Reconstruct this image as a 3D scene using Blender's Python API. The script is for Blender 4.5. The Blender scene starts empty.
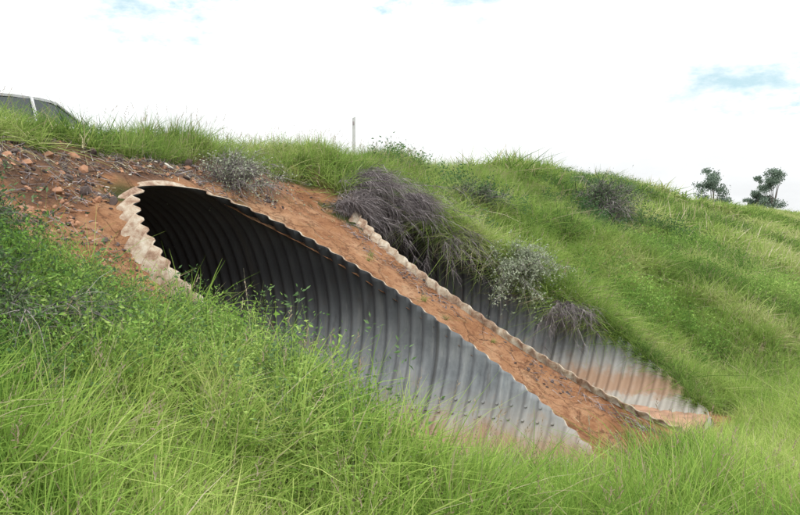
import bpy, bmesh, math, numpy as np
from mathutils import Vector
rng=np.random.default_rng(7)
S=0.593; K=0.975; R=1.5; GAP=4.05; CR_H=3.52; TOE=0.05
C=bpy.context.scene.collection
# ------------------------------------------------------------------ helpers
def vnoise(x,y,seed=0):
    x=np.asarray(x,float); y=np.asarray(y,float)
    xi=np.floor(x).astype(np.int64); yi=np.floor(y).astype(np.int64)
    fx=x-xi; fy=y-yi; fx=fx*fx*(3-2*fx); fy=fy*fy*(3-2*fy)
    def h(a,b):
        n=(a*374761393+b*668265263+seed*982451653)&0xffffffff
        n=((n^(n>>13))*1274126177)&0xffffffff
        n=(n^(n>>16))&0xffffffff
        return n/4294967295.0*2-1
    return (h(xi,yi)*(1-fx)+h(xi+1,yi)*fx)*(1-fy)+(h(xi,yi+1)*(1-fx)+h(xi+1,yi+1)*fx)*fy
def ss(x,a,b):
    t=np.clip((np.asarray(x,float)-a)/(b-a),0,1); return t*t*(3-2*t)
def smax(a,b,k): return 0.5*(a+b+np.sqrt((a-b)**2+k*k))
def smin(a,b,k): return 0.5*(a+b-np.sqrt((a-b)**2+k*k))
def rho(x,y,xc):
    z=S*y
    return np.sqrt(((x-xc)/R)**2+((z-R*K)/(R*K))**2)
def terr(x,y):
    x=np.asarray(x,float); y=np.asarray(y,float)
    w=ss(x,6.2,10)
    ye=y+1.9*w*(1-np.clip(y/5,0,1))
    z=S*ye
    crest=CR_H+(0.50*ss(x,10,17)*(1-ss(x,27,40))-.25*ss(x,34,50))*(1-ss(y,7.2,8.4))
    z=smin(z,crest,0.25)
    far=CR_H-(y-16.5)*0.55
    z=np.where(y>10,smin(CR_H+0*y,far,0.4),z)
    off=-0.06+0*x
    for xc in (0,GAP):
        top=(1-ss(np.abs(x-xc),0.35,0.95))*ss(y,3.8,4.6)
        off=off+0.10*top
    nearl=ss(x,-2.6,-1.9)*(1-ss(x,-1.3,-1.0))*ss(y,2.4,3.2)*(1-ss(y,4.7,5.1))
    off=off-0.10*nearl
    off=off*(1-ss(y,5.5,7))
    z=z+off
    z=smax(z,TOE+0.0*x,0.12)
    # channel side bank on which the photographer stands
    z=z+0.75*ss(-x,2.6,6.0)*(1-ss(y,1.5,4.0))*ss(y,-9,-3)
    r=np.minimum(rho(x,y,0),rho(x,y,GAP))
    nf=ss(r,1.0,1.3)*(1-ss(y,6.5,7.5)*(1-ss(y,16,17)))
    z=z+nf*(0.10*vnoise(x*0.7,y*0.7,1)+0.05*vnoise(x*2.1,y*2.1,2)+.10*ss(x,6,8)*vnoise(x*1.1,y*1.1,6))
    nf2=ss(r,1.0,1.06)
    z=z+(0.25+0.75*nf2)*(0.022*vnoise(x*5,y*5,3)+0.014*vnoise(x*11,y*11,4))*(1-ss(y,7,8)*(1-ss(y,16,17)))
    z=z+0.25*vnoise(x*.05,y*.05,9)*ss(np.hypot(x,y),30,80)*((y<0)|(y>24))
    return z
def dirtmask(x,y):
    j=0.14*vnoise(x*3,y*3,21)+0.08*vnoise(x*8,y*8,22)
    a=ss(x+j,1.0,1.25)*(1-ss(x+j,2.75,2.95))*(1-ss(y+j,4.75,5.0))*ss(y+j,0.0,0.2)
    b=ss(x+j,-2.55,-2.25)*(1-ss(x+j,-1.0,-0.8))*ss(y+j,3.1,3.5)*(1-ss(y+j,5.0,5.3))
    c=ss(x+j,-2.7,-2.3)*(1-ss(x+j,3.2,3.7))*ss(y+j*2,4.75,4.95)*(1-ss(y+j*2,5.35,5.6))
    d=(1-ss(rho(x,y,GAP),1.06,1.16)) * (y<3.5)
    e=(1-ss(rho(x,y,0),1.08,1.2))*(x>0)
    return np.clip(np.maximum.reduce([a,b,c,d,e]),0,1)
def mk(name,V,F,mats,mi=None,attrs=None,smooth=False,parent=None):
    me=bpy.data.meshes.new(name)
    V=np.asarray(V,np.float32); F=np.asarray(F,np.int32)
    n=F.shape[1]
    me.vertices.add(len(V)); me.vertices.foreach_set("co",V.ravel())
    me.loops.add(F.size); me.loops.foreach_set("vertex_index",F.ravel())
    me.polygons.add(len(F)); me.polygons.foreach_set("loop_start",np.arange(0,F.size,n,dtype=np.int32))
    me.polygons.foreach_set("loop_total",np.full(len(F),n,np.int32))
    for m in mats: me.materials.append(m)
    if mi is not None: me.polygons.foreach_set("material_index",np.asarray(mi,np.int32))
    me.polygons.foreach_set("use_smooth",np.full(len(F),smooth))
    me.update(calc_edges=True)
    if attrs:
        for k,v in attrs.items():
            a=me.attributes.new(k,'FLOAT','POINT'); a.data.foreach_set("value",np.asarray(v,np.float32))
    o=bpy.data.objects.new(name,me); C.objects.link(o)
    if parent: o.parent=parent
    return o
def empty(name,loc=(0,0,0)):
    e=bpy.data.objects.new(name,None); e.location=loc; e.empty_display_size=.2; C.objects.link(e); return e
# ------------------------------------------------------------------ node material helpers
def newmat(name):
    m=bpy.data.materials.new(name); m.use_nodes=True; nt=m.node_tree
    b=nt.nodes["Principled BSDF"]; return m,nt,b
def N(nt,t,**k):
    n=nt.nodes.new(t)
    for a,v in k.items(): setattr(n,a,v)
    return n
def noise(nt,scale,detail=4,vec=None,rough=.55):
    n=N(nt,"ShaderNodeTexNoise"); n.inputs["Scale"].default_value=scale; n.inputs["Detail"].default_value=detail; n.inputs["Roughness"].default_value=rough
    if vec is None:
        g=N(nt,"ShaderNodeNewGeometry"); vec=g.outputs["Position"]
    nt.links.new(vec,n.inputs["Vector"]); return n.outputs["Fac"]
def ramp(nt,fac,stops):
    r=N(nt,"ShaderNodeValToRGB"); e=r.color_ramp.elements
    while len(e)<len(stops): e.new(0.5)
    for i,(p,c) in enumerate(stops):
        e[i].position=p; e[i].color=(*c,1)
    nt.links.new(fac,r.inputs[0]); return r.outputs[0]
def mix(nt,f,a,b,mode='MIX'):
    m=N(nt,"ShaderNodeMix",data_type='RGBA',blend_type=mode)
    for s,v in ((m.inputs[0],f),(m.inputs[6],a),(m.inputs[7],b)):
        if isinstance(v,(int,float)): s.default_value=v
        elif isinstance(v,tuple): s.default_value=(*v,1)
        else: nt.links.new(v,s)
    return m.outputs[2]
def maprange(nt,v,a,b,c=0,d=1,smooth=True):
    m=N(nt,"ShaderNodeMapRange"); 
    if smooth: m.interpolation_type='SMOOTHSTEP'
    nt.links.new(v,m.inputs[0])
    for i,q in enumerate((a,b,c,d)): m.inputs[i+1].default_value=q
    return m.outputs[0]
def mul(nt,a,b):
    m=N(nt,"ShaderNodeMath",operation='MULTIPLY')
    for i,v in enumerate((a,b)):
        if isinstance(v,(int,float)): m.inputs[i].default_value=v
        else: nt.links.new(v,m.inputs[i])
    return m.outputs[0]
def bump(nt,b,h,strength=.5,dist=.02):
    n=N(nt,"ShaderNodeBump"); n.inputs["Strength"].default_value=strength; n.inputs["Distance"].default_value=dist
    nt.links.new(h,n.inputs["Height"]); nt.links.new(n.outputs[0],b.inputs["Normal"])
def simple(name,col,rough=.6,metal=0,var=.25,scale=20):
    m,nt,b=newmat(name)
    f=noise(nt,scale)
    c=ramp(nt,f,[(.3,tuple(x*(1-var) for x in col)),(.7,tuple(min(1,x*(1+var)) for x in col))])
    nt.links.new(c,b.inputs["Base Color"]); b.inputs["Roughness"].default_value=rough; b.inputs["Metallic"].default_value=metal
    return m
def foliage(name,cols,trans=.3,rootshade=None):
    """plant colour driven by the per-blade 'rnd' attribute; root-to-tip by 't'"""
    m,nt,b=newmat(name); nt.nodes.remove(b)
    at=N(nt,"ShaderNodeAttribute",attribute_name="rnd")
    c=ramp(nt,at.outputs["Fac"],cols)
    if rootshade:
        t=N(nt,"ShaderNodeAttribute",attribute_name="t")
        f=maprange(nt,t.outputs["Fac"],rootshade[0],rootshade[1],smooth=False)
        c=mix(nt,f,mix(nt,1.0,c,rootshade[2],'MULTIPLY'),c)  # blades darken towards the root, painting shade between them into the colour
    d=N(nt,"ShaderNodeBsdfDiffuse"); nt.links.new(c,d.inputs[0])
    tr=N(nt,"ShaderNodeBsdfTranslucent"); nt.links.new(c,tr.inputs[0])
    mx=N(nt,"ShaderNodeMixShader"); mx.inputs[0].default_value=trans
    nt.links.new(d.outputs[0],mx.inputs[1]); nt.links.new(tr.outputs[0],mx.inputs[2])
    nt.links.new(mx.outputs[0],nt.nodes["Material Output"].inputs[0])
    return m
# ------------------------------------------------------------------ materials
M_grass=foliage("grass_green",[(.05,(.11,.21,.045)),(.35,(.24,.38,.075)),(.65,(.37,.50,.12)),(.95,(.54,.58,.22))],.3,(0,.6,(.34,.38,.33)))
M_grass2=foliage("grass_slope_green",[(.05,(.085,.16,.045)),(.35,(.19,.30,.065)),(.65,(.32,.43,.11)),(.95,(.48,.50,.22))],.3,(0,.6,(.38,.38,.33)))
M_straw=foliage("straw",[(.1,(.28,.23,.13)),(.5,(.42,.37,.23)),(.9,(.55,.49,.35))],.2)
M_seed=foliage("seed_head",[(.1,(.30,.22,.15)),(.9,(.42,.35,.26))],.2)
M_weed=foliage("weed_leaf",[(.05,(.05,.115,.03)),(.4,(.125,.24,.05)),(.7,(.22,.37,.08)),(.95,(.36,.48,.14))],.3)
M_weedd=foliage("weed_leaf_dark",[(.05,(.035,.075,.035)),(.5,(.08,.16,.06)),(.95,(.16,.25,.11))],.3)
M_stem=foliage("weed_stem",[(.1,(.10,.15,.05)),(.9,(.22,.24,.10))],.1)
M_twig=foliage("dead_twig",[(.1,(.085,.073,.076)),(.5,(.20,.175,.178)),(.9,(.35,.31,.31))],.05)
M_greyleaf=foliage("grey_leaf",[(.1,(.17,.21,.13)),(.5,(.34,.39,.27)),(.9,(.50,.54,.40))],.25)
M_tree=foliage("tree_leaf",[(.1,(.13,.18,.14)),(.9,(.22,.28,.21))],.2)
M_bark=simple("bark",(.18,.15,.13),.9)
M_shrubl=foliage("shrub_leaf",[(.1,(.045,.075,.04)),(.6,(.10,.15,.07)),(.95,(.20,.27,.14))],.25)
def mat_ground():
    m,nt,b=newmat("ground_soil")
    d=N(nt,"ShaderNodeAttribute",attribute_name="dirt").outputs["Fac"]
    deb=N(nt,"ShaderNodeAttribute",attribute_name="debris").outputs["Fac"]
    n1=noise(nt,1.7,8,rough=.6); n2=noise(nt,11,8,rough=.7); n3=noise(nt,60,5,rough=.7)
    red=ramp(nt,n1,[(.3,(.25,.11,.05)),(.46,(.38,.19,.095)),(.6,(.46,.255,.14)),(.75,(.52,.33,.20))])
    red=mix(nt,maprange(nt,n2,.45,.66,0,.85),red,(.24,.105,.055))
    red=mix(nt,maprange(nt,n3,.58,.75,0,.4),red,(.57,.40,.27))
    # drying cracks / rills
    g=N(nt,"ShaderNodeNewGeometry"); wob=N(nt,"ShaderNodeTexNoise"); wob.inputs["Scale"].default_value=4; wob.inputs["Detail"].default_value=6; nt.links.new(g.outputs["Position"],wob.inputs["Vector"])
    va=N(nt,"ShaderNodeVectorMath",operation='MULTIPLY_ADD'); nt.links.new(wob.outputs["Color"],va.inputs[0]); va.inputs[1].default_value=(.6,.6,.6); nt.links.new(g.outputs["Position"],va.inputs[2])
    mp=N(nt,"ShaderNodeMapping"); nt.links.new(va.outputs[0],mp.inputs[0]); mp.inputs["Scale"].default_value=(1.5,.8,.8)
    v=N(nt,"ShaderNodeTexVoronoi",feature='DISTANCE_TO_EDGE'); v.inputs["Scale"].default_value=1.7; nt.links.new(mp.outputs[0],v.inputs["Vector"])
    cr=maprange(nt,v.outputs["Distance"],.004,.045)
    red=mix(nt,mul(nt,maprange(nt,v.outputs["Distance"],.03,.0),.55),red,(.12,.06,.035))
    dk=ramp(nt,n2,[(.3,(.055,.036,.028)),(.5,(.13,.075,.052)),(.72,(.28,.165,.105))])
    soil=ramp(nt,n2,[(.3,(.04,.045,.015)),(.7,(.08,.10,.03))])
    c=mix(nt,d,soil,red); c=mix(nt,deb,c,dk)
    nt.links.new(c,b.inputs["Base Color"]); b.inputs["Roughness"].default_value=.95; b.inputs["Specular IOR Level"].default_value=.1
    s2=N(nt,"ShaderNodeMath",operation='MULTIPLY_ADD'); nt.links.new(n3,s2.inputs[0]); s2.inputs[1].default_value=.35; nt.links.new(n2,s2.inputs[2])
    s3=N(nt,"ShaderNodeMath",operation='MULTIPLY_ADD'); nt.links.new(n1,s3.inputs[0]); s3.inputs[1].default_value=1.2; nt.links.new(s2.outputs[0],s3.inputs[2])
    s4=N(nt,"ShaderNodeMath",operation='MULTIPLY_ADD'); nt.links.new(cr,s4.inputs[0]); s4.inputs[1].default_value=.3; nt.links.new(s3.outputs[0],s4.inputs[2])
    bump(nt,b,s4.outputs[0],1.0,.08)
    return m
M_ground=mat_ground()
def mat_pipe():
    m,nt,b=newmat("corrugated_steel")
    g=N(nt,"ShaderNodeNewGeometry"); sep=N(nt,"ShaderNodeSeparateXYZ"); nt.links.new(g.outputs["Position"],sep.inputs[0])
    mp=N(nt,"ShaderNodeMapping"); nt.links.new(g.outputs["Position"],mp.inputs[0]); mp.inputs["Scale"].default_value=(1,7,1)
    st=noise(nt,1.6,7,mp.outputs[0],.65); bl=noise(nt,3.0,9,rough=.7); fine=noise(nt,40,5); big=noise(nt,.9,5)
    c=ramp(nt,bl,[(.3,(.10,.11,.12)),(.5,(.175,.19,.20)),(.7,(.26,.275,.285))])
    c=mix(nt,maprange(nt,st,.5,.75,0,.65),c,(.34,.35,.34))
    c=mix(nt,maprange(nt,st,.28,.45,.65,0),c,(.05,.045,.042))
    c=mix(nt,mul(nt,maprange(nt,bl,.5,.72),maprange(nt,big,.42,.6)),c,(.24,.175,.12))
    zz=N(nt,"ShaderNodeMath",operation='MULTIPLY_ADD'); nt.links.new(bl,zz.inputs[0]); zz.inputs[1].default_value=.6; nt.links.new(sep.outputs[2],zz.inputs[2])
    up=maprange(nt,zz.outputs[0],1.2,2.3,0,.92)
    c=mix(nt,up,c,(.024,.026,.030))  # upper interior darkened with height: shade painted into the steel colour
    # dusty silt marks and a rusty tide line close to the floor
    c=mix(nt,maprange(nt,zz.outputs[0],1.2,.6,0,.7),c,(.36,.32,.265))
    c=mix(nt,mul(nt,mul(nt,maprange(nt,zz.outputs[0],.5,.6),maprange(nt,zz.outputs[0],.9,.66)),.75),c,(.27,.15,.08))
    md=N(nt,"ShaderNodeMath",operation='PINGPONG'); nt.links.new(sep.outputs[1],md.inputs[0]); md.inputs[1].default_value=1.2
    c=mix(nt,maprange(nt,md.outputs[0],.03,.012,0,.6),c,(.03,.028,.025))
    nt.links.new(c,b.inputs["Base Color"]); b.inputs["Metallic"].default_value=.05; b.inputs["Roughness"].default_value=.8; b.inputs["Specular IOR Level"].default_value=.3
    bump(nt,b,fine,.3,.005)
    return m
M_pipe=mat_pipe()
def mat_rim():
    m,nt,b=newmat("rusty_rim")
    a=noise(nt,6,9,rough=.75); c=ramp(nt,a,[(.33,(.13,.07,.045)),(.44,(.25,.16,.105)),(.54,(.38,.31,.23)),(.68,(.50,.46,.38))])
    nt.links.new(c,b.inputs["Base Color"]); b.inputs["Roughness"].default_value=.85; bump(nt,b,a,.4,.01); return m
M_rim=mat_rim()
# ------------------------------------------------------------------ terrain
def axis(a,b,fine,lo,hi,g=1.16):
    mid=list(np.arange(a,b+1e-6,fine)); st=fine; v=mid[-1]; up=[]
    while v<hi: st=min(st*g,60); v+=st; up.append(v)
    st=fine; v=mid[0]; dn=[]
    while v>lo: st=min(st*g,60); v-=st; dn.append(v)
    return np.array(dn[::-1]+mid+up)
xs=axis(-3.2,6.6,.05,-900,1500,1.09); ys=axis(-.4,6.0,.05,-1200,1200,1.10)
X,Y=np.meshgrid(xs,ys,indexing='ij')
for xc in (0,GAP):
    r=rho(X,Y,xc); m=(r>.93)&(r<1.0)&(Y<5.2)&(Y>-.2)
    cy=R*K/S
    sc=np.where(m,1.0/r,1.0)
    X=xc+(X-xc)*sc; Y=np.where(m,cy+(Y-cy)*sc,Y)
Z=terr(X,Y)
inh=np.zeros_like(X,bool)
for xc in (0,GAP): inh|=(rho(X,Y,xc)<.995)&(Y<5.2)
nx,ny=X.shape
idx=np.arange(nx*ny).reshape(nx,ny)
F=np.stack([idx[:-1,:-1],idx[1:,:-1],idx[1:,1:],idx[:-1,1:]],-1).reshape(-1,4)
bad=inh.ravel()[F].any(1); F=F[~bad]
dm=dirtmask(X,Y)
db=ss(X+.3*vnoise(X*2,Y*2,31),-2.6,-2.0)*(1-ss(X,1.6,2.8))*ss(Y+.35*vnoise(X*3,Y*3,32),4.8,5.05)*(1-ss(Y,5.8,6.1))
ground=mk("ground",np.stack([X,Y,Z],-1).reshape(-1,3),F,[M_ground],attrs={"dirt":dm.ravel(),"debris":np.clip(db,0,1).ravel()*.8},smooth=True)
# ------------------------------------------------------------------ culverts
def culvert(xc,prot):
    P=.152; dy=P/8; y0=-.3; y1=21.5
    nyy=int((y1-y0)/dy); nt_=112
    yy=np.linspace(y0,y1,nyy); th=np.linspace(0,2*np.pi,nt_,endpoint=False)
    YY,TT=np.meshgrid(yy,th,indexing='ij')
    rr=R+.027*np.sin(2*np.pi*YY/P)
    V=np.stack([rr*np.sin(TT),YY,R*K+rr*K*np.cos(TT)],-1).reshape(-1,3)
    V[:,0]+=0.018*vnoise(V[:,1]*.8,V[:,2]*2+xc,5)
    id_=np.arange(nyy*nt_).reshape(nyy,nt_)
    nx_=np.roll(id_,-1,1)
    F=np.stack([id_[:-1],nx_[:-1],nx_[1:],id_[1:]],-1).reshape(-1,4)
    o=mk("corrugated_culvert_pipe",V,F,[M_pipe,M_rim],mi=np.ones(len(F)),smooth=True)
    bm=bmesh.new(); bm.from_mesh(o.data)
    n=Vector((0,-S,1)).normalized()
    geom=bm.verts[:]+bm.edges[:]+bm.faces[:]
    bmesh.ops.bisect_plane(bm,geom=geom,plane_co=(0,0,prot),plane_no=n,clear_outer=False,clear_inner=False)
    rem=[f for f in bm.faces if f.calc_center_median().y<9 and (f.calc_center_median()-Vector((0,0,prot))).dot(n)>1e-5]
    bmesh.ops.delete(bm,geom=rem,context='FACES')
    n2=Vector((0,.55,1)).normalized(); co2=Vector((0,16.5+CR_H/.55+.1,0))
    rem=[f for f in bm.faces if f.calc_center_median().y>12 and (f.calc_center_median()-co2).dot(n2)>0]
    bmesh.ops.delete(bm,geom=rem,context='FACES')
    for tdeg in (58,64,122,128,-70,-76):
        t=math.radians(tdeg); k=0
        while True:
            y=.038+P*k; k+=1
            if y>6: break
            rb=R-.027
            p=Vector((rb*math.sin(t),y+P*.5,R*K+rb*K*math.cos(t)))
            if (p-Vector((0,0,prot))).dot(n)>-.04: continue
            nn=Vector((-math.sin(t),0,-math.cos(t)))
            r_=bmesh.ops.create_cone(bm,cap_ends=True,segments=6,radius1=.013,radius2=.010,depth=.016)
            q=nn.to_track_quat('Z','Y'); 
            for v in r_['verts']: v.co=q@v.co+p
    bm.to_mesh(o.data); bm.free()
    o.location.x=xc
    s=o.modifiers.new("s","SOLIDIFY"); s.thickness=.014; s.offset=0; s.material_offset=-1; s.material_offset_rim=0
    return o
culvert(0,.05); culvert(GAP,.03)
M_silt=simple("silt",(.28,.16,.10),.95,0,.35,6)
sed=empty("sediment")
for xc in (0,GAP):
    a=np.linspace(-1,1,22); b=np.arange(-.5 if xc==0 else .12,19,.15)
    A,B=np.meshgrid(a,b,indexing='ij')
    zc=.09+.02*np.clip(B,0,6)+(.02 if xc==0 else -.02)
    hw=R*np.sqrt(np.clip(1-(1-zc/(R*K))**2,0,1))+.03
    XX=xc+A*hw; ZZ=zc+.02*vnoise(XX*3,B*3,8)+.03*A*A
    id_=np.arange(A.size).reshape(A.shape)
    F=np.stack([id_[:-1,:-1],id_[1:,:-1],id_[1:,1:],id_[:-1,1:]],-1).reshape(-1,4)
    mk("silt_floor",np.stack([XX,B,ZZ],-1).reshape(-1,3),F,[M_silt],smooth=True,parent=sed)
# ------------------------------------------------------------------ plant generators (arrays only)
def norm(v): return v/np.maximum(np.linalg.norm(v,axis=-1,keepdims=True),1e-9)
def ribbons(p0,d0,L,w,droop,nseg=5,curl=None,power=1.6,r=rng):
    n=len(p0); t=np.linspace(0,1,nseg+1)[None,:,None]
    L=L[:,None,None]; P=p0[:,None]+L*(d0[:,None]*t)
    P[...,2]-=(L[...,0]*droop[:,None]*t[...,0]**2)
    if curl is not None: P=P+L*curl[:,None]*t**2
    side=norm(np.cross(d0,r.normal(size=(n,3))))[:,None]
    ww=(w[:,None,None]*(1-.92*t**power))
    A=P-side*ww/2; B=P+side*ww/2
    V=np.stack([A,B],2).reshape(-1,3)
    b=np.arange(n)[:,None]*(nseg+1)*2+np.arange(nseg)[None]*2
    F=np.stack([b,b+1,b+3,b+2],-1).reshape(-1,4)
    T=np.repeat(np.broadcast_to(t[...,0],(n,nseg+1)).reshape(-1),2)
    RR=np.repeat(r.random(n),(nseg+1)*2)
    return V,F,T,RR,P
def leaves(p,d,l,w,r=rng):
    n=len(p); s=norm(np.cross(d,r.normal(size=(n,3)))); u=norm(np.cross(s,d))
    l=l[:,None]; w=w[:,None]
    V=np.stack([p,p+d*l*.45+s*w*.5+u*w*.12,p+d*l,p+d*l*.45-s*w*.5+u*w*.12],1).reshape(-1,3)
    F=np.arange(n*4).reshape(n,4)
    return V,F,np.full(n*4,.8),np.repeat(r.random(n),4)
def join(parts):
    V=[];F=[];T=[];Rr=[];MI=[];o=0
    for (v,f,t,r),m in parts:
        V.append(v);F.append(f+o);T.append(t);Rr.append(r);MI.append(np.full(len(f),m));o+=len(v)
    return np.concatenate(V).astype(np.float32),np.concatenate(F),np.concatenate(T).astype(np.float32),np.concatenate(Rr).astype(np.float32),np.concatenate(MI)
def build(name,parts,mats,parent=None):
    V,F,T,Rr,MI=join(parts)
    return mk(name,V,F,mats,MI,{"t":T,"rnd":Rr},parent=parent)
def rdir(n,spread,r=rng):
    a=r.uniform(0,2*np.pi,n); e=np.abs(r.normal(0,spread,n)); 
    return np.stack([np.cos(a)*np.sin(e),np.sin(a)*np.sin(e),np.cos(e)],-1)
def tuft(seed,nb,h,w,spread,droop,rad,dry=.08,seeds=0,nseg=4):
    r=np.random.default_rng(seed)
    a=r.uniform(0,2*np.pi,nb); q=rad*np.sqrt(r.random(nb))
    p=np.stack([np.cos(a)*q,np.sin(a)*q,np.full(nb,-.03)],-1)
    d=rdir(nb,spread,r); L=h*r.uniform(.5,1.1,nb); dr=droop*r.uniform(.3,1.6,nb)
    curl=np.stack([d[:,0],d[:,1],0*d[:,0]],-1)*r.uniform(.3,1.2,(nb,1))+r.normal(0,.07,(nb,3))*[1,1,0]
    ww=w*r.uniform(.6,1.3,nb)
    nd=int(nb*dry); parts=[]
    v,f,t,rr,_=ribbons(p[nd:],d[nd:],L[nd:],ww[nd:],dr[nd:],nseg,curl[nd:],r=r); parts.append(((v,f,t,rr),0))
    if nd: 
        v,f,t,rr,_=ribbons(p[:nd],d[:nd],L[:nd]*.9,ww[:nd],dr[:nd],nseg,curl[:nd],r=r); parts.append(((v,f,t,rr),1))
    if seeds:
        d2=rdir(seeds,spread*.6,r); p2=p[:seeds]
        v,f,t,rr,P=ribbons(p2,d2,h*r.uniform(.95,1.2,seeds),np.full(seeds,w*.45),np.full(seeds,.12),4,None,.5,r=r); parts.append(((v,f,t,rr),1))
        tip=P[:,-2]; td=norm(P[:,-1]-P[:,-2]+[0,0,-.02])
        k=10; pp=np.repeat(tip,k,0)+np.repeat(td,k,0)*(np.tile(np.linspace(0,.09,k),seeds)[:,None])
        dd=norm(np.repeat(td,k,0)+r.normal(0,.5,(k*seeds,3)))
        parts.append((leaves(pp,dd,np.full(k*seeds,.024),np.full(k*seeds,.006),r),2))
    return join(parts)
def weed(seed,h,nst,nl,ls,spread=.5,dark=False):
    r=np.random.default_rng(seed)
    d=rdir(nst,spread,r); p=np.concatenate([r.normal(0,.06,(nst,2)),np.full((nst,1),-.03)],1)
    L=h*r.uniform(.6,1.15,nst)
    v,f,t,rr,P=ribbons(p,d,L,np.full(nst,.007),np.full(nst,.15),5,r.normal(0,.15,(nst,3)),.8,r=r)
    parts=[((v,f,t,rr),1)]
    i=r.integers(0,nst,nl); tt=r.uniform(.15,1,nl)*4.999; k=tt.astype(int); fr=(tt-k)[:,None]
    pos=P[i,k]*(1-fr)+P[i,k+1]*fr
    off=r.normal(0,1,(nl,3)); off[:,2]*=.5; off=norm(off)
    pos=pos+off*r.uniform(0,.10,(nl,1))
    ld=norm(off+[0,0,.35]); l=ls*r.uniform(.5,1.3,nl)
    parts.append((leaves(pos,ld,l,l*r.uniform(.28,.5,nl),r),2 if dark else 0))
    return join(parts)
class Bunch:
    """collects transformed copies of plants and writes them as ONE mesh"""
    def __init__(s): s.V=[];s.F=[];s.T=[];s.R=[];s.M=[];s.o=0
    def add(s,protos,P,scale,tilt=.12,lean=(0,0,0),patch=.8,seed=3,r=rng,shift=0.0,pamp=.65):
        g=r.integers(0,len(protos),len(P))
        lean=np.broadcast_to(np.array(lean,float),(len(P),3))
        for gi,(V,F,T,Rr,MI) in enumerate(protos):
            k=g==gi; p=P[k]; n=len(p)
            if n==0: continue
            up=norm(np.array([0,0,1.0])+r.normal(0,tilt,(n,3))+lean[k])
            a=r.uniform(0,2*np.pi,n); h=np.stack([np.cos(a),np.sin(a),0*a],-1)
            u=norm(np.cross(h,up)); v=np.cross(up,u)
            M=(np.stack([u,v,up],-1)*scale[k][:,None,None]).astype(np.float32)
            W=np.einsum('nij,kj->nki',M,V)+p[:,None].astype(np.float32)
            nz=.5+pamp*(.6*vnoise(p[:,0]*patch,p[:,1]*patch,seed)+.4*vnoise(p[:,0]*patch*3,p[:,1]*patch*3,seed+1))
            base=.28*r.random(n)+.75*nz-.17+shift
            rr=np.clip(base[:,None]+.35*Rr[None],0,1)
            s.V.append(W.reshape(-1,3)); s.F.append((F[None]+(np.arange(n)*len(V))[:,None,None]+s.o).reshape(-1,4).astype(np.int32))
            s.T.append(np.tile(T,n)); s.R.append(rr.ravel().astype(np.float32)); s.M.append(np.tile(MI,n)); s.o+=n*len(V)
    def write(s,name,mats):
        F=np.concatenate(s.F)
        return mk(name,np.concatenate(s.V),F,mats,np.concatenate(s.M),{"t":np.concatenate(s.T),"rnd":np.concatenate(s.R)})
def spread_pts(x0,x1,y0,y1,n,fn,r=rng):
    x=r.uniform(x0,x1,n); y=r.uniform(y0,y1,n)
    keep=r.random(n)<fn(x,y); return x[keep],y[keep]
def hole(x,y,m=1.03):
    return ((rho(x,y,0)<m)|(rho(x,y,GAP)<m))&(y<5.3)
def P3(x,y,dz=0): return np.stack([x,y,terr(x,y)+dz],-1)
# ---- foreground long grass
fg=Bunch()
def weedzone(x,y): return ss(y+.5*vnoise(x*1.3,y*1.3,51)+.32*(x+3),1.75,2.6)*(x<-.9)
def f_fore(x,y):
    k=(~hole(x,y,1.0))*(dirtmask(x,y)<.35)*(1-.82*weedzone(x,y))
    k=k*np.where((x>1.4)&(x<7)&(y>.1),(x>5.6),1)
    return k*(y<4.0)
x,y=spread_pts(-6.2,8.5,-3.2,4.2,6700,f_fore)
keep=~((np.hypot(x+6.96,y+1.7)<1.9)); x=x[keep];y=y[keep]
s=rng.uniform(.65,1.15,len(x))*(1+.18*vnoise(x*1.2,y*1.2,47))*(1-.45*ss(x,1.0,3.5)*ss(y,-2.2,-.2))*(1+.28*ss(x,-3.6,-2.4)*(1-ss(x,.3,1.2))*ss(y,-1.2,-.2)*(1-ss(y,1.8,2.4)))
TF=[tuft(10+i,54,.80,.0095,.36,.42,.09,.09,1 if i<3 else 0) for i in range(6)]
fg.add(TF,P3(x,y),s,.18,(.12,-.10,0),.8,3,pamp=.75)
x=rng.uniform(-1.3,1.2,420); y=rng.uniform(-.5,1.5,420)
k=(rho(x,y,0)<1.08)&((x<.35)|(y<.5)); x=x[k];y=y[k]; s=rng.uniform(.75,1.1,len(x))*(1-.3*ss(x,.2,1.1))
fg.add(TF,np.stack([x,y,np.full(len(x),.12)],-1),s,.15,(.1,-.1,0))
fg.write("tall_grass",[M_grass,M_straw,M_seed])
# ---- slope grass
sg=Bunch()
def f_slope(x,y):
    d=dirtmask(x,y); k=(~hole(x,y,1.04))*(d<.3)
    deb=(x>-2.4)&(x<2.2)&(y>4.6)&(y<5.5)
    k=k*np.where(deb,.03,1.0)
    return k*(y<8.2)*((x>5.3)|(y>4.9))*(.35+.65*ss(vnoise(x*1.0,y*1.0,41),-.5,.2))
x,y=spread_pts(-6,14,-2.5,8.2,11000,f_slope)
s=rng.uniform(.6,1.1,len(x))*(.88+.5*vnoise(x*.8,y*.8,43))
s*=1-.3*(1-ss(x,-.5,2.5))*ss(y,5.6,6.3)
TA=[tuft(50+i,48,.62,.0105,.5,.5,.12,.12,1 if i<2 else 0,3) for i in range(6)]
sg.add(TA,P3(x,y),s,.22,(0,-.15,0),.8,5,pamp=.85)
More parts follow.
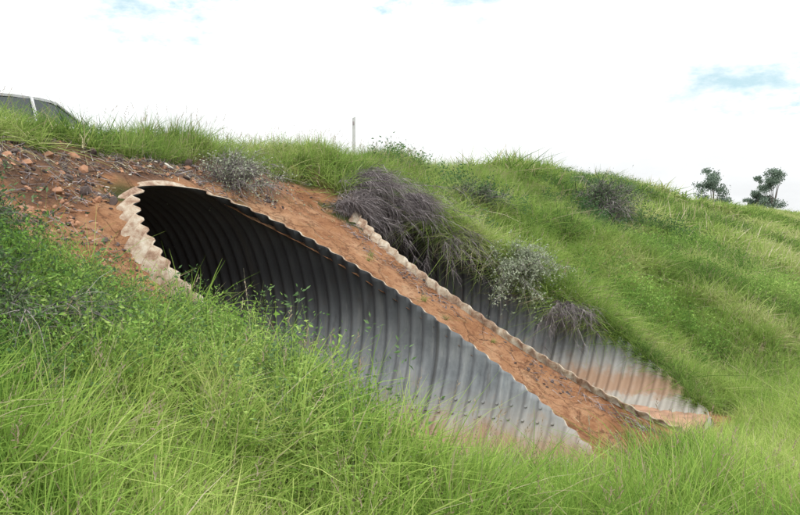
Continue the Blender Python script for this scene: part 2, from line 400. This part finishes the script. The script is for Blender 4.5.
# feathery fringe on the crest edge
x,y=spread_pts(-1.2,12,5.45,6.7,1300,lambda x,y:(.3+.7*ss(vnoise(x*1.1,y*1.1,44),-.4,.3))*ss(x,-1.0,1.5))
TC=[tuft(60+i,42,.64,.009,.33,.35,.10,.14,2 if i<2 else 0,3) for i in range(4)]
sg.add(TC,P3(x,y),rng.uniform(.55,.95,len(x)),.14,(.05,-.1,0),.6,5,shift=-.1)
x,y=spread_pts(14,30,-2.5,8.4,4800,lambda x,y:.4+.6*(vnoise(x*.6,y*.6,42)>-.3))
TB=[tuft(66+i,36,.62,.017,.5,.5,.2,.12,0,3) for i in range(4)]
s=rng.uniform(.8,1.35,len(x))*(.92+.6*vnoise(x*.55,y*.55,46)); sg.add(TB,P3(x,y),s,.18,(0,-.1,0),.55,5,pamp=.85)
x,y=spread_pts(30,110,-12,9,8000,lambda x,y:(.4+.6*(vnoise(x*.5,y*.5,42)>-.3)))
TD=[tuft(70+i,20,.6,.032,.55,.5,.3,.1,0,2) for i in range(3)]
sg.add(TD,P3(x,y),rng.uniform(.7,1.6,len(x)),.15,(0,0,0),.3,5,pamp=.8)
x,y=spread_pts(8,28,-14,-2.5,3000,lambda x,y:x>0)
sg.add(TB,P3(x,y),rng.uniform(.8,1.5,len(x)),.18,(0,0,0),.5,5,pamp=.85)
# drooping over the far edge of the second pipe
th=np.radians(rng.uniform(38,152,420)); rr_=rng.uniform(.99,1.12,420)
x=GAP+R*rr_*np.sin(th); y=(R*K+R*K*rr_*np.cos(th))/S
sg.add(TA,np.stack([x,y,S*y-.02],-1),rng.uniform(.7,1.15,len(x))*(1-.4*ss(th,1.6,2.3)),.25,(-.6,-.45,0),.8,5)
x=rng.uniform(1.5,2.9,10); y=rng.uniform(.4,4.6,10); k=~hole(x,y,1.05); sg.add(TA,P3(x[k],y[k]),rng.uniform(.15,.3,k.sum()),.3,(0,-.2,0))
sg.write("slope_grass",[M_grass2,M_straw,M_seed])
# ---- leafy weeds
wd=Bunch()
def f_weed(x,y):
    return (~hole(x,y,1.02))*(dirtmask(x,y)<.25)*weedzone(x,y)*(y<5.4)
x,y=spread_pts(-6.5,-.6,.8,5.4,4800,f_weed)
keep=np.hypot(x+6.96,y+1.7)>2.3; x=x[keep];y=y[keep]
s=rng.uniform(.6,1.15,len(x))*(1+.2*vnoise(x*1.5,y*1.5,48))*(1-.38*ss(x,-3.2,-2.2)*ss(y,2.4,3.2))*(1-.15*ss(y,3.4,4.6))
WP=[weed(90+i,.60,9,270,.040 if i%2 else .030,dark=(i in (2,5))) for i in range(6)]
wd.add(WP,P3(x,y),s,.2,(0,0,0),1.0,7,pamp=.8)
x,y=spread_pts(6.0,16,-2.5,2.5,900,lambda x,y:.9*(vnoise(x*.9,y*.9,61)>.1))
wd.add([weed(120,.6,9,200,.045),weed(121,.55,9,200,.04)],P3(x,y),rng.uniform(.7,1.2,len(x)),.15,(0,0,0),.9,7)
x,y=spread_pts(6,26,2.0,6.5,900,lambda x,y:.9*(vnoise(x*.7,y*.7,62)>.25))
wd.add([weed(122,.5,9,170,.05,dark=True)],P3(x,y),rng.uniform(.7,1.3,len(x)),.15,(0,0,0),.9,7)
wd.write("leafy_weeds",[M_weed,M_stem,M_weedd])
# ------------------------------------------------------------------ shrubs
def shrub(name,c,rad,ntw,mats,seed,droopv=(0,0,0),nleaf=0,lsz=.03,tw=.006,hang=.35):
    r=np.random.default_rng(seed); h=rad[2]
    nm_=max(10,ntw//40)
    d=rdir(nm_,.75,r); p=np.concatenate([r.normal(0,.08,(nm_,2)),np.full((nm_,1),-.05)],1)
    sc=np.array(rad)
    ell=1/np.sqrt(((d/sc)**2).sum(1)); L=ell*r.uniform(.6,1.0,nm_)
    cu=np.tile(np.array(droopv),(nm_,1))+r.normal(0,.12,(nm_,3))
    v,f,t,rr,P=ribbons(p,d,L,np.full(nm_,tw*2.2),np.full(nm_,hang),6,cu,1,r=r)
    parts=[((v,f,t,rr),0)]
    i=r.integers(0,nm_,ntw); k=r.integers(1,6,ntw); fr=r.random((ntw,1))
    pos=P[i,k]*(1-fr)+P[i,k+1]*fr
    dd=norm(norm(P[i,k+1]-P[i,k])+r.normal(0,.7,(ntw,3))+[0,0,-.2]+np.array(droopv)*.8)
    v,f,t,rr,P2=ribbons(pos,dd,r.uniform(.10,.34,ntw)*h/.6,np.full(ntw,tw),np.full(ntw,hang*.9),3,r.normal(0,.2,(ntw,3)),.8,r=r)
    parts.append(((v,f,t,rr),0))
    if nleaf:
        j=r.integers(0,ntw,nleaf); k=r.integers(0,4,nleaf)
        pp=P2[j,k]+r.normal(0,.012,(nleaf,3)); ld=norm(r.normal(0,1,(nleaf,3))+[0,0,.3]); l=lsz*r.uniform(.6,1.3,nleaf)
        parts.append((leaves(pp,ld,l,l*.45,r),1))
    o=build(name,parts,mats); o.location=(c[0],c[1],float(terr(c[0],c[1]))); return o
TM=[M_twig,M_greyleaf]; TS=[M_twig,M_shrubl]
shrub("dead_shrub",(3.2,4.62),(.6,.65,.50),3200,TM,1,(.15,-.35,-.15))
shrub("dead_shrub",(4.05,5.0),(.9,1.0,.66),5600,TM,2,(.05,-.65,-.2))
shrub("dead_shrub",(4.85,4.78),(.95,1.1,.66),6000,TM,3,(.05,-.8,-.45))
shrub("dead_shrub",(5.4,4.2),(.8,.95,.55),4800,TM,4,(-.15,-.75,-.55))
shrub("dead_shrub",(5.5,2.3),(.6,.65,.5),3800,TM,5,(-.45,-.4,-.55))
shrub("grey_shrub",(1.35,5.05),(.55,.5,.66),1800,TM,6,(0,-.1,0),3200,.03)
shrub("grey_shrub",(5.55,3.1),(.7,.75,.74),1500,TM,7,(-.35,-.4,-.1),12000,.036)
shrub("green_shrub",(-3.0,4.05),(.9,.9,.85),1700,TS,8,(0,-.1,0),8500,.036)
shrub("green_shrub",(-3.6,3.0),(.8,.8,.75),1500,TS,11,(0,-.1,0),6500,.036)
shrub("green_shrub",(14.5,4.4),(2.0,1.2,1.15),3500,TS,9,(0,-.1,0),9000,.055,.01)
shrub("green_shrub",(18.5,5.0),(1.8,1.0,1.0),2500,TS,12,(0,-.1,0),6500,.06,.01)
shrub("green_shrub",(7.2,4.6),(.8,.7,.65),1700,TS,10,(0,-.2,0),5000,.04)
# ------------------------------------------------------------------ rubble / sticks
def scatter(parent,name,proto,P,scale,tilt=.5,r=rng):
    n=len(P)
    if n==0: return
    up=norm(np.array([0,0,1.0])+r.normal(0,tilt,(n,3)))
    a=r.uniform(0,2*np.pi,n); h=np.stack([np.cos(a),np.sin(a),0*a],-1)
    u=norm(np.cross(h,up)); v=np.cross(up,u); s=scale[:,None]/2
    V=np.stack([P-u*s-v*s,P+u*s-v*s,P+u*s+v*s,P-u*s+v*s],1).reshape(-1,3)
    o=mk(name,V,np.arange(4*n).reshape(n,4),[],parent=parent)
    o.instance_type='FACES'; o.use_instance_faces_scale=True; o.instance_faces_scale=1
    o.show_instancer_for_render=False; o.show_instancer_for_viewport=False
    proto.parent=o
def rock_proto(name,seed,mat,flat=.55):
    bm=bmesh.new(); bmesh.ops.create_icosphere(bm,subdivisions=2,radius=.5)
    r=np.random.default_rng(seed)
    for _ in range(9):
        n=Vector(r.normal(size=3)).normalized(); dd=r.uniform(.22,.42)
        for v in bm.verts:
            q=v.co.dot(n)
            if q>dd: v.co-=n*(q-dd)
    for v in bm.verts: v.co.z*=flat; v.co.y*=.8
    me=bpy.data.meshes.new(name); bm.to_mesh(me); bm.free(); me.materials.append(mat)
    o=bpy.data.objects.new(name,me); C.objects.link(o); return o
M_rk=simple("rubble_dark",(.08,.055,.048),.95,0,.5,14); M_rk2=simple("clod_red",(.32,.165,.095),.95,0,.35,12); M_rk3=simple("rubble_pale",(.5,.46,.40),.85,0,.2,8)
rb=empty("rubble")
def f_deb(x,y): return (~hole(x,y,1.05))*ss(y+.35*vnoise(x*2,y*2,71),4.7,4.95)*(1-ss(y,5.6,5.9))*(.25+.75*ss(vnoise(x*2.3,y*2.3,72),-.4,.3))*(1-.8*ss(x,1.8,2.6))
for i,(m,n,a,b_) in enumerate(((M_rk,2100,.02,.08),(M_rk2,1200,.02,.08),(M_rk,110,.08,.2),(M_rk2,60,.08,.18),(M_rk3,170,.015,.07),(M_rk3,12,.08,.17))):
    x,y=spread_pts(-2.7,3.2,4.6,6.0,n,f_deb)
    scatter(rb,"rubble_field",rock_proto("rubble_stone",200+i,m),P3(x,y,.0),rng.uniform(a,b_,len(x)))
x,y=spread_pts(-2.5,-1.3,3.0,4.9,260,lambda x,y:(~hole(x,y,1.05))*1.0)
scatter(rb,"rubble_field",rock_proto("rubble_stone",210,M_rk2),P3(x,y),rng.uniform(.02,.08,len(x)))
x,y=spread_pts(-2.5,-1.3,3.3,4.9,90,lambda x,y:(~hole(x,y,1.05))*1.0)
scatter(rb,"rubble_field",rock_proto("rubble_stone",213,M_rk),P3(x,y),rng.uniform(.02,.08,len(x)))
x,y=spread_pts(1.2,3.0,.2,4.9,900,lambda x,y:(~hole(x,y,1.04))*(.2+.8*ss(vnoise(x*2,y*1.2,73),0,.5)))
scatter(rb,"rubble_field",rock_proto("rubble_stone",211,M_rk2),P3(x,y,-.005),rng.uniform(.01,.045,len(x)))
def f_edge(x,y): return (~hole(x,y,1.035))*(rho(x,y,GAP)<1.24)*(.15+.85*ss(vnoise(x*1.5,y*1.9,74),-.1,.4))
x,y=spread_pts(2.1,3.0,.3,4.2,650,f_edge)
scatter(rb,"rubble_field",rock_proto("rubble_stone",212,M_rk),P3(x,y,-.01),rng.uniform(.015,.075,len(x)))
def sticks(fx,L,w,m=0):
    x,y=fx; n=len(x); p=P3(x,y,.02); a=rng.uniform(0,2*np.pi,n)
    d=norm(np.stack([np.cos(a),np.sin(a),S*np.sin(a)+rng.normal(.05,.2,n)],-1))
    v,f,t,r_,_=ribbons(p,d,rng.uniform(*L,n),np.full(n,w),np.full(n,.05),4,rng.normal(0,.15,(n,3)),1); return ((v,f,t,r_),m)
st=[sticks(spread_pts(-2.7,3.2,4.7,6.0,3200,f_deb),(.05,.24),.008),
    sticks(spread_pts(-2.7,3.2,4.7,6.0,2200,f_deb),(.04,.18),.007,1),
    sticks(spread_pts(2.0,2.95,.3,4.5,1800,f_edge),(.05,.22),.007),
    sticks(spread_pts(1.4,2.95,.3,4.9,260,lambda x,y:(~hole(x,y,1.05))*1.0),(.04,.16),.005,1),
    sticks(spread_pts(-2.5,-1.4,3.2,5,260,lambda x,y:(~hole(x,y,1.05))*1.0),(.05,.25),.007)]
build("stick_litter",st,[M_twig,M_straw])
# ------------------------------------------------------------------ road on the crest + guide post
M_asph=simple("asphalt",(.06,.058,.055),.9,0,.25,30); M_line=simple("road_paint",(.75,.75,.72),.6,0,.08,40)
def strip(name,y0,y1,dz,mat,parent,x0=-300,x1=900):
    xs_=np.linspace(x0,x1,80); V=[]
    for xx in xs_: V+= [(xx,y0,CR_H+dz),(xx,y1,CR_H+dz)]
    F=[(2*i,2*i+2,2*i+3,2*i+1) for i in range(len(xs_)-1)]
    return mk(name,V,F,[mat],parent=parent)
road=empty("road")
strip("asphalt_surface",8.7,15.4,.02,M_asph,road); strip("edge_line",8.95,9.05,.024,M_line,road); strip("edge_line",15.0,15.1,.024,M_line,road)
M_white=simple("white_plastic",(.55,.55,.53),.5,0,.06,10); M_refl=simple("grey_reflector",(.35,.3,.3),.3)
def box(bm,c,s,mi=0):
    r=bmesh.ops.create_cube(bm,size=1); vs=r['verts']
    for v in vs: v.co=Vector((v.co.x*s[0]+c[0],v.co.y*s[1]+c[1],v.co.z*s[2]+c[2]))
    fs=set(f for v in vs for f in v.link_faces)
    for f in fs: f.material_index=mi
    return vs
bm=bmesh.new(); vs=box(bm,(0,0,.66),(.025,.065,1.32)); 
for v in vs:
    if v.co.z>1.2 and v.co.y>0: v.co.z-=.03
box(bm,(-.0145,0,1.18),(.006,.04,.08),1)
me=bpy.data.meshes.new("guide_post"); bm.to_mesh(me); bm.free(); me.materials.append(M_white); me.materials.append(M_refl)
gp=bpy.data.objects.new("guide_post",me); gp.location=(9.65,8.45,CR_H-.02); C.objects.link(gp)
# ------------------------------------------------------------------ parked car
def car():
    e=empty("parked_car",(5.05,13.5,CR_H+.02))
    mp,nt,b=newmat("car_paint"); b.inputs["Roughness"].default_value=.25; b.inputs["Coat Weight"].default_value=.6
    f=noise(nt,3,4); nt.links.new(ramp(nt,f,[(.3,(.56,.56,.56)),(.7,(.66,.67,.68))]),b.inputs["Base Color"])
    mg,nt,b=newmat("car_glass"); b.inputs["Base Color"].default_value=(.03,.04,.045,1); b.inputs["Roughness"].default_value=.05
    mk_=simple("tyre_rubber",(.03,.03,.03),.8); mr=simple("wheel_rim",(.5,.5,.52),.3,.8,.05); ml=simple("lamp_lens",(.7,.7,.68),.15); mt=simple("tail_lens",(.4,.03,.02),.2)
    sec=[(-2.25,.70,.42,.86),(-2.15,.80,.30,.96),(-1.6,.86,.25,1.0),(-.6,.88,.22,.98),(.6,.88,.22,.96),(1.1,.87,.24,.93),(1.75,.84,.27,.84),(2.12,.76,.32,.72),(2.24,.62,.40,.62)]
    prof=lambda hw,zl,zh:[(-hw*.9,zl),(-hw,zl+.12),(-hw*1.0,zl+(zh-zl)*.6),(-hw*.93,zh-.04),(-hw*.8,zh),(0,zh+.035),(hw*.8,zh),(hw*.93,zh-.04),(hw,zl+(zh-zl)*.6),(hw,zl+.12),(hw*.9,zl)]
    V=[];F=[];n=11
    for x,hw,zl,zh in sec: V+=[(x,a,c) for a,c in prof(hw,zl,zh)]
    for i in range(len(sec)-1):
        for j in range(n): F.append((i*n+j,i*n+(j+1)%n,(i+1)*n+(j+1)%n,(i+1)*n+j))
    me=bpy.data.meshes.new("body"); me.from_pydata(V,[],F+[tuple(range(n))[::-1],tuple(range((len(sec)-1)*n,len(sec)*n))]); me.materials.append(mp)
    for p in me.polygons: p.use_smooth=True
    o=bpy.data.objects.new("body",me); C.objects.link(o); o.parent=e
    o.modifiers.new("s","SUBSURF").levels=2; o.modifiers["s"].render_levels=2
    lo=[(-1.75,.70),(-.2,.78),(1.12,.72)]; hi=[(-1.25,.56),(-.2,.62),(.35,.58)]
    V=[]
    for (x,w) in lo: V+=[(x,-w,.92),(x,w,.92)]
    for (x,w) in hi: V+=[(x,-w,1.40),(x,w,1.40)]
    F=[(0,2,8,6),(2,4,10,8),(1,7,9,3),(3,9,11,5),(0,6,7,1),(4,5,11,10),(6,8,9,7),(8,10,11,9)]
    me=bpy.data.meshes.new("windows"); me.from_pydata(V,[],F); me.materials.append(mg)
    o=bpy.data.objects.new("windows",me); C.objects.link(o); o.parent=e
    V=[];F=[]
    sx=[-1.3,-1.2,-.6,0,.3,.42]; sz=[1.385,1.42,1.455,1.455,1.43,1.395]
    for x,z in zip(sx,sz): V+=[(x,-.63,z-.03),(x,-.5,z),(x,0,z+.015),(x,.5,z),(x,.63,z-.03)]
    for i in range(5):
        for j in range(4): F.append((i*5+j,i*5+5+j,i*5+6+j,i*5+1+j))
    me=bpy.data.meshes.new("roof"); me.from_pydata(V,[],F); me.materials.append(mp)
    o=bpy.data.objects.new("roof",me); C.objects.link(o); o.parent=e; s=o.modifiers.new("s","SOLIDIFY"); s.thickness=.05
    bm=bmesh.new()
    def bar(a,b,w):
        a=Vector(a);b=Vector(b); r=bmesh.ops.create_cone(bm,cap_ends=True,segments=8,radius1=w,radius2=w*.85,depth=(b-a).length)
        q=(b-a).to_track_quat('Z','Y'); 
        for v in r['verts']: v.co=q@v.co+(a+b)/2
    for sgn in (-1,1):
        bar((1.14,sgn*.735,.92),(.37,sgn*.60,1.40),.032); bar((-.2,sgn*.79,.92),(-.2,sgn*.635,1.40),.038); bar((-1.77,sgn*.72,.92),(-1.27,sgn*.58,1.40),.07)
        r=bmesh.ops.create_uvsphere(bm,u_segments=12,v_segments=8,radius=.1)
        for v in r['verts']: v.co=Vector((v.co.x*.6+.85,v.co.y*1.0+sgn*.93,v.co.z*.75+1.0))
    me=bpy.data.meshes.new("pillars"); bm.to_mesh(me); bm.free(); me.materials.append(mp)
    o=bpy.data.objects.new("pillars",me); C.objects.link(o); o.parent=e
    for wx in (-1.35,1.35):
        for sgn in (-1,1):
            bm=bmesh.new()
            r=bmesh.ops.create_cone(bm,cap_ends=True,segments=32,radius1=.32,radius2=.32,depth=.2)
            r2=bmesh.ops.create_cone(bm,cap_ends=True,segments=5,radius1=.2,radius2=.17,depth=.23)
            for v in r2['verts']:
                for f in v.link_faces: f.material_index=1
            for v in bm.verts: v.co=Vector((v.co.x,v.co.z,v.co.y))
            me=bpy.data.meshes.new("wheel"); bm.to_mesh(me); bm.free(); me.materials.append(mk_); me.materials.append(mr)
            o=bpy.data.objects.new("wheel",me); o.location=(wx,sgn*.78,.32); C.objects.link(o); o.parent=e
    bm=bmesh.new()
    for sgn in (-1,1): box(bm,(2.13,sgn*.58,.63),(.12,.26,.12),0); box(bm,(-2.2,sgn*.6,.78),(.1,.22,.16),1)
    bmesh.ops.bevel(bm,geom=bm.edges[:],offset=.02,segments=2)
    me=bpy.data.meshes.new("lamps"); bm.to_mesh(me); bm.free(); me.materials.append(ml); me.materials.append(mt)
    o=bpy.data.objects.new("lamps",me); C.objects.link(o); o.parent=e
car()
# ------------------------------------------------------------------ distant trees
def tree(loc,h,w,seed):
    r=np.random.default_rng(seed)
    bm=bmesh.new()
    def limb(a,b,r1,r2):
        a=Vector(a);b=Vector(b); q=(b-a).to_track_quat('Z','Y')
        c=bmesh.ops.create_cone(bm,cap_ends=True,segments=7,radius1=r1,radius2=r2,depth=(b-a).length)
        for v in c['verts']: v.co=q@v.co+(a+b)/2
    limb((0,0,-.3),(.1,0,h*.4),.28,.18)
    cl=[]
    for i in range(12):
        a=i*2.4; rr=w*.5*r.uniform(.25,.9); z=h*r.uniform(.45,.95)
        p=(math.cos(a)*rr,math.sin(a)*rr,z); limb((.1,0,h*r.uniform(.3,.39)),p,.12,.03); cl.append(p)
    cl.append((0,0,h*.97)); me=bpy.data.meshes.new("tree_wood"); bm.to_mesh(me); bm.free(); me.materials.append(M_bark)
    o=bpy.data.objects.new("eucalyptus_tree",me); o.location=loc; C.objects.link(o)
    P=[]
    for c in cl:
        for k in range(4):
            cc=np.array(c)+r.normal(0,w*.10,3); n=100
            P.append(cc+r.normal(0,w*.07,(n,3))*[1,1,.7])
    P=np.concatenate(P); n=len(P); l=r.uniform(.2,.42,n)
    lv=leaves(P,norm(r.normal(0,1,(n,3))),l,l*.55,r)
    build("leaves",[(lv,0)],[M_tree],parent=o)
tree((150,23.2,0),11.0,5.4,1); tree((174,16.2,0),12.2,5.4,2); tree((177,19.2,0),11.2,3.6,3)
# ------------------------------------------------------------------ sky, sun
sun_dir=Vector((-.35,-.45,1.15)).normalized()   # towards the sun
el=math.asin(sun_dir.z); az=math.atan2(sun_dir.x,sun_dir.y)
w=bpy.data.worlds.new("World"); bpy.context.scene.world=w; w.use_nodes=True; nt=w.node_tree
bg=nt.nodes["Background"]; bg.inputs[1].default_value=.1
sky=N(nt,"ShaderNodeTexSky",sky_type='NISHITA'); sky.sun_disc=False; sky.sun_elevation=el; sky.sun_rotation=az
tc=N(nt,"ShaderNodeTexCoord"); D=tc.outputs["Generated"]
sep=N(nt,"ShaderNodeSeparateXYZ"); nt.links.new(D,sep.inputs[0])
mp=N(nt,"ShaderNodeMapping"); nt.links.new(D,mp.inputs[0]); mp.inputs["Scale"].default_value=(1,1,2.6)
cn=noise(nt,4.2,10,mp.outputs[0],.6)
gr=maprange(nt,sep.outputs[2],0,.9,10.4,26,False)
cm=mul(nt,gr,maprange(nt,cn,.35,.62,.87,1.04))
cc=N(nt,"ShaderNodeCombineColor"); 
for i,s_ in enumerate((.97,.99,1.0)): nt.links.new(mul(nt,cm,s_),cc.inputs[i])
YAW=.497; PIT=-.040
fw=Vector((math.cos(YAW)*math.cos(PIT),math.sin(YAW)*math.cos(PIT),math.sin(PIT)))
# openings in the cloud: azimuth (deg, from +X towards +Y), elevation (deg), radius
patches=[(44.5,12.6,.09),(41.0,14.0,.06),(23.5,14.0,.09),(29.8,14.0,.06),(7.6,8.0,.095),(3,7.5,.06),(-28,20,.18),(95,30,.24),(160,25,.25),(230,35,.3)]
nz=N(nt,"ShaderNodeTexNoise"); nz.inputs["Scale"].default_value=11; nz.inputs["Detail"].default_value=10; nz.inputs["Roughness"].default_value=.65; nt.links.new(mp.outputs[0],nz.inputs["Vector"])
wv=N(nt,"ShaderNodeVectorMath",operation='MULTIPLY_ADD'); nt.links.new(nz.outputs["Color"],wv.inputs[0]); wv.inputs[1].default_value=(.26,.26,.12); nt.links.new(D,wv.inputs[2])
prev=None
for a,e_,r_ in patches:
    a=math.radians(a); e_=math.radians(e_)
    d=Vector((math.cos(e_)*math.cos(a),math.cos(e_)*math.sin(a),math.sin(e_)))+Vector((.13,.13,.06))
    sb=N(nt,"ShaderNodeVectorMath",operation='SUBTRACT'); nt.links.new(wv.outputs[0],sb.inputs[0]); sb.inputs[1].default_value=d
    ml=N(nt,"ShaderNodeVectorMath",operation='MULTIPLY'); nt.links.new(sb.outputs[0],ml.inputs[0]); ml.inputs[1].default_value=(1,1,2.6)
    ln=N(nt,"ShaderNodeVectorMath",operation='LENGTH'); nt.links.new(ml.outputs[0],ln.inputs[0])
    f=maprange(nt,ln.outputs["Value"],r_,0,0,1)
    if prev is not None:
        mx=N(nt,"ShaderNodeMath",operation='MAXIMUM'); nt.links.new(prev,mx.inputs[0]); nt.links.new(f,mx.inputs[1]); prev=mx.outputs[0]
    else: prev=f
skyb=mix(nt,.8,sky.outputs[0],(5.8,8.7,9.6))
fin=mix(nt,mul(nt,prev,.9),cc.outputs[0],skyb); nt.links.new(fin,bg.inputs[0])
L=bpy.data.lights.new("sun","SUN"); L.energy=1.5; L.angle=math.radians(12); L.color=(1,.96,.9)
lo=bpy.data.objects.new("sun",L); lo.rotation_euler=sun_dir.to_track_quat('Z','Y').to_euler(); C.objects.link(lo)
# ------------------------------------------------------------------ camera
cam=bpy.data.cameras.new("camera"); co=bpy.data.objects.new("camera",cam); C.objects.link(co)
co.location=(-6.957,-1.707,2.521); co.rotation_euler=fw.to_track_quat('-Z','Y').to_euler()
cam.sensor_width=36; cam.lens=884/800*36; cam.clip_start=.05; cam.clip_end=5000
sc=bpy.context.scene; sc.camera=co
sc.view_settings.view_transform='Standard'; sc.view_settings.look='None'; sc.view_settings.exposure=0
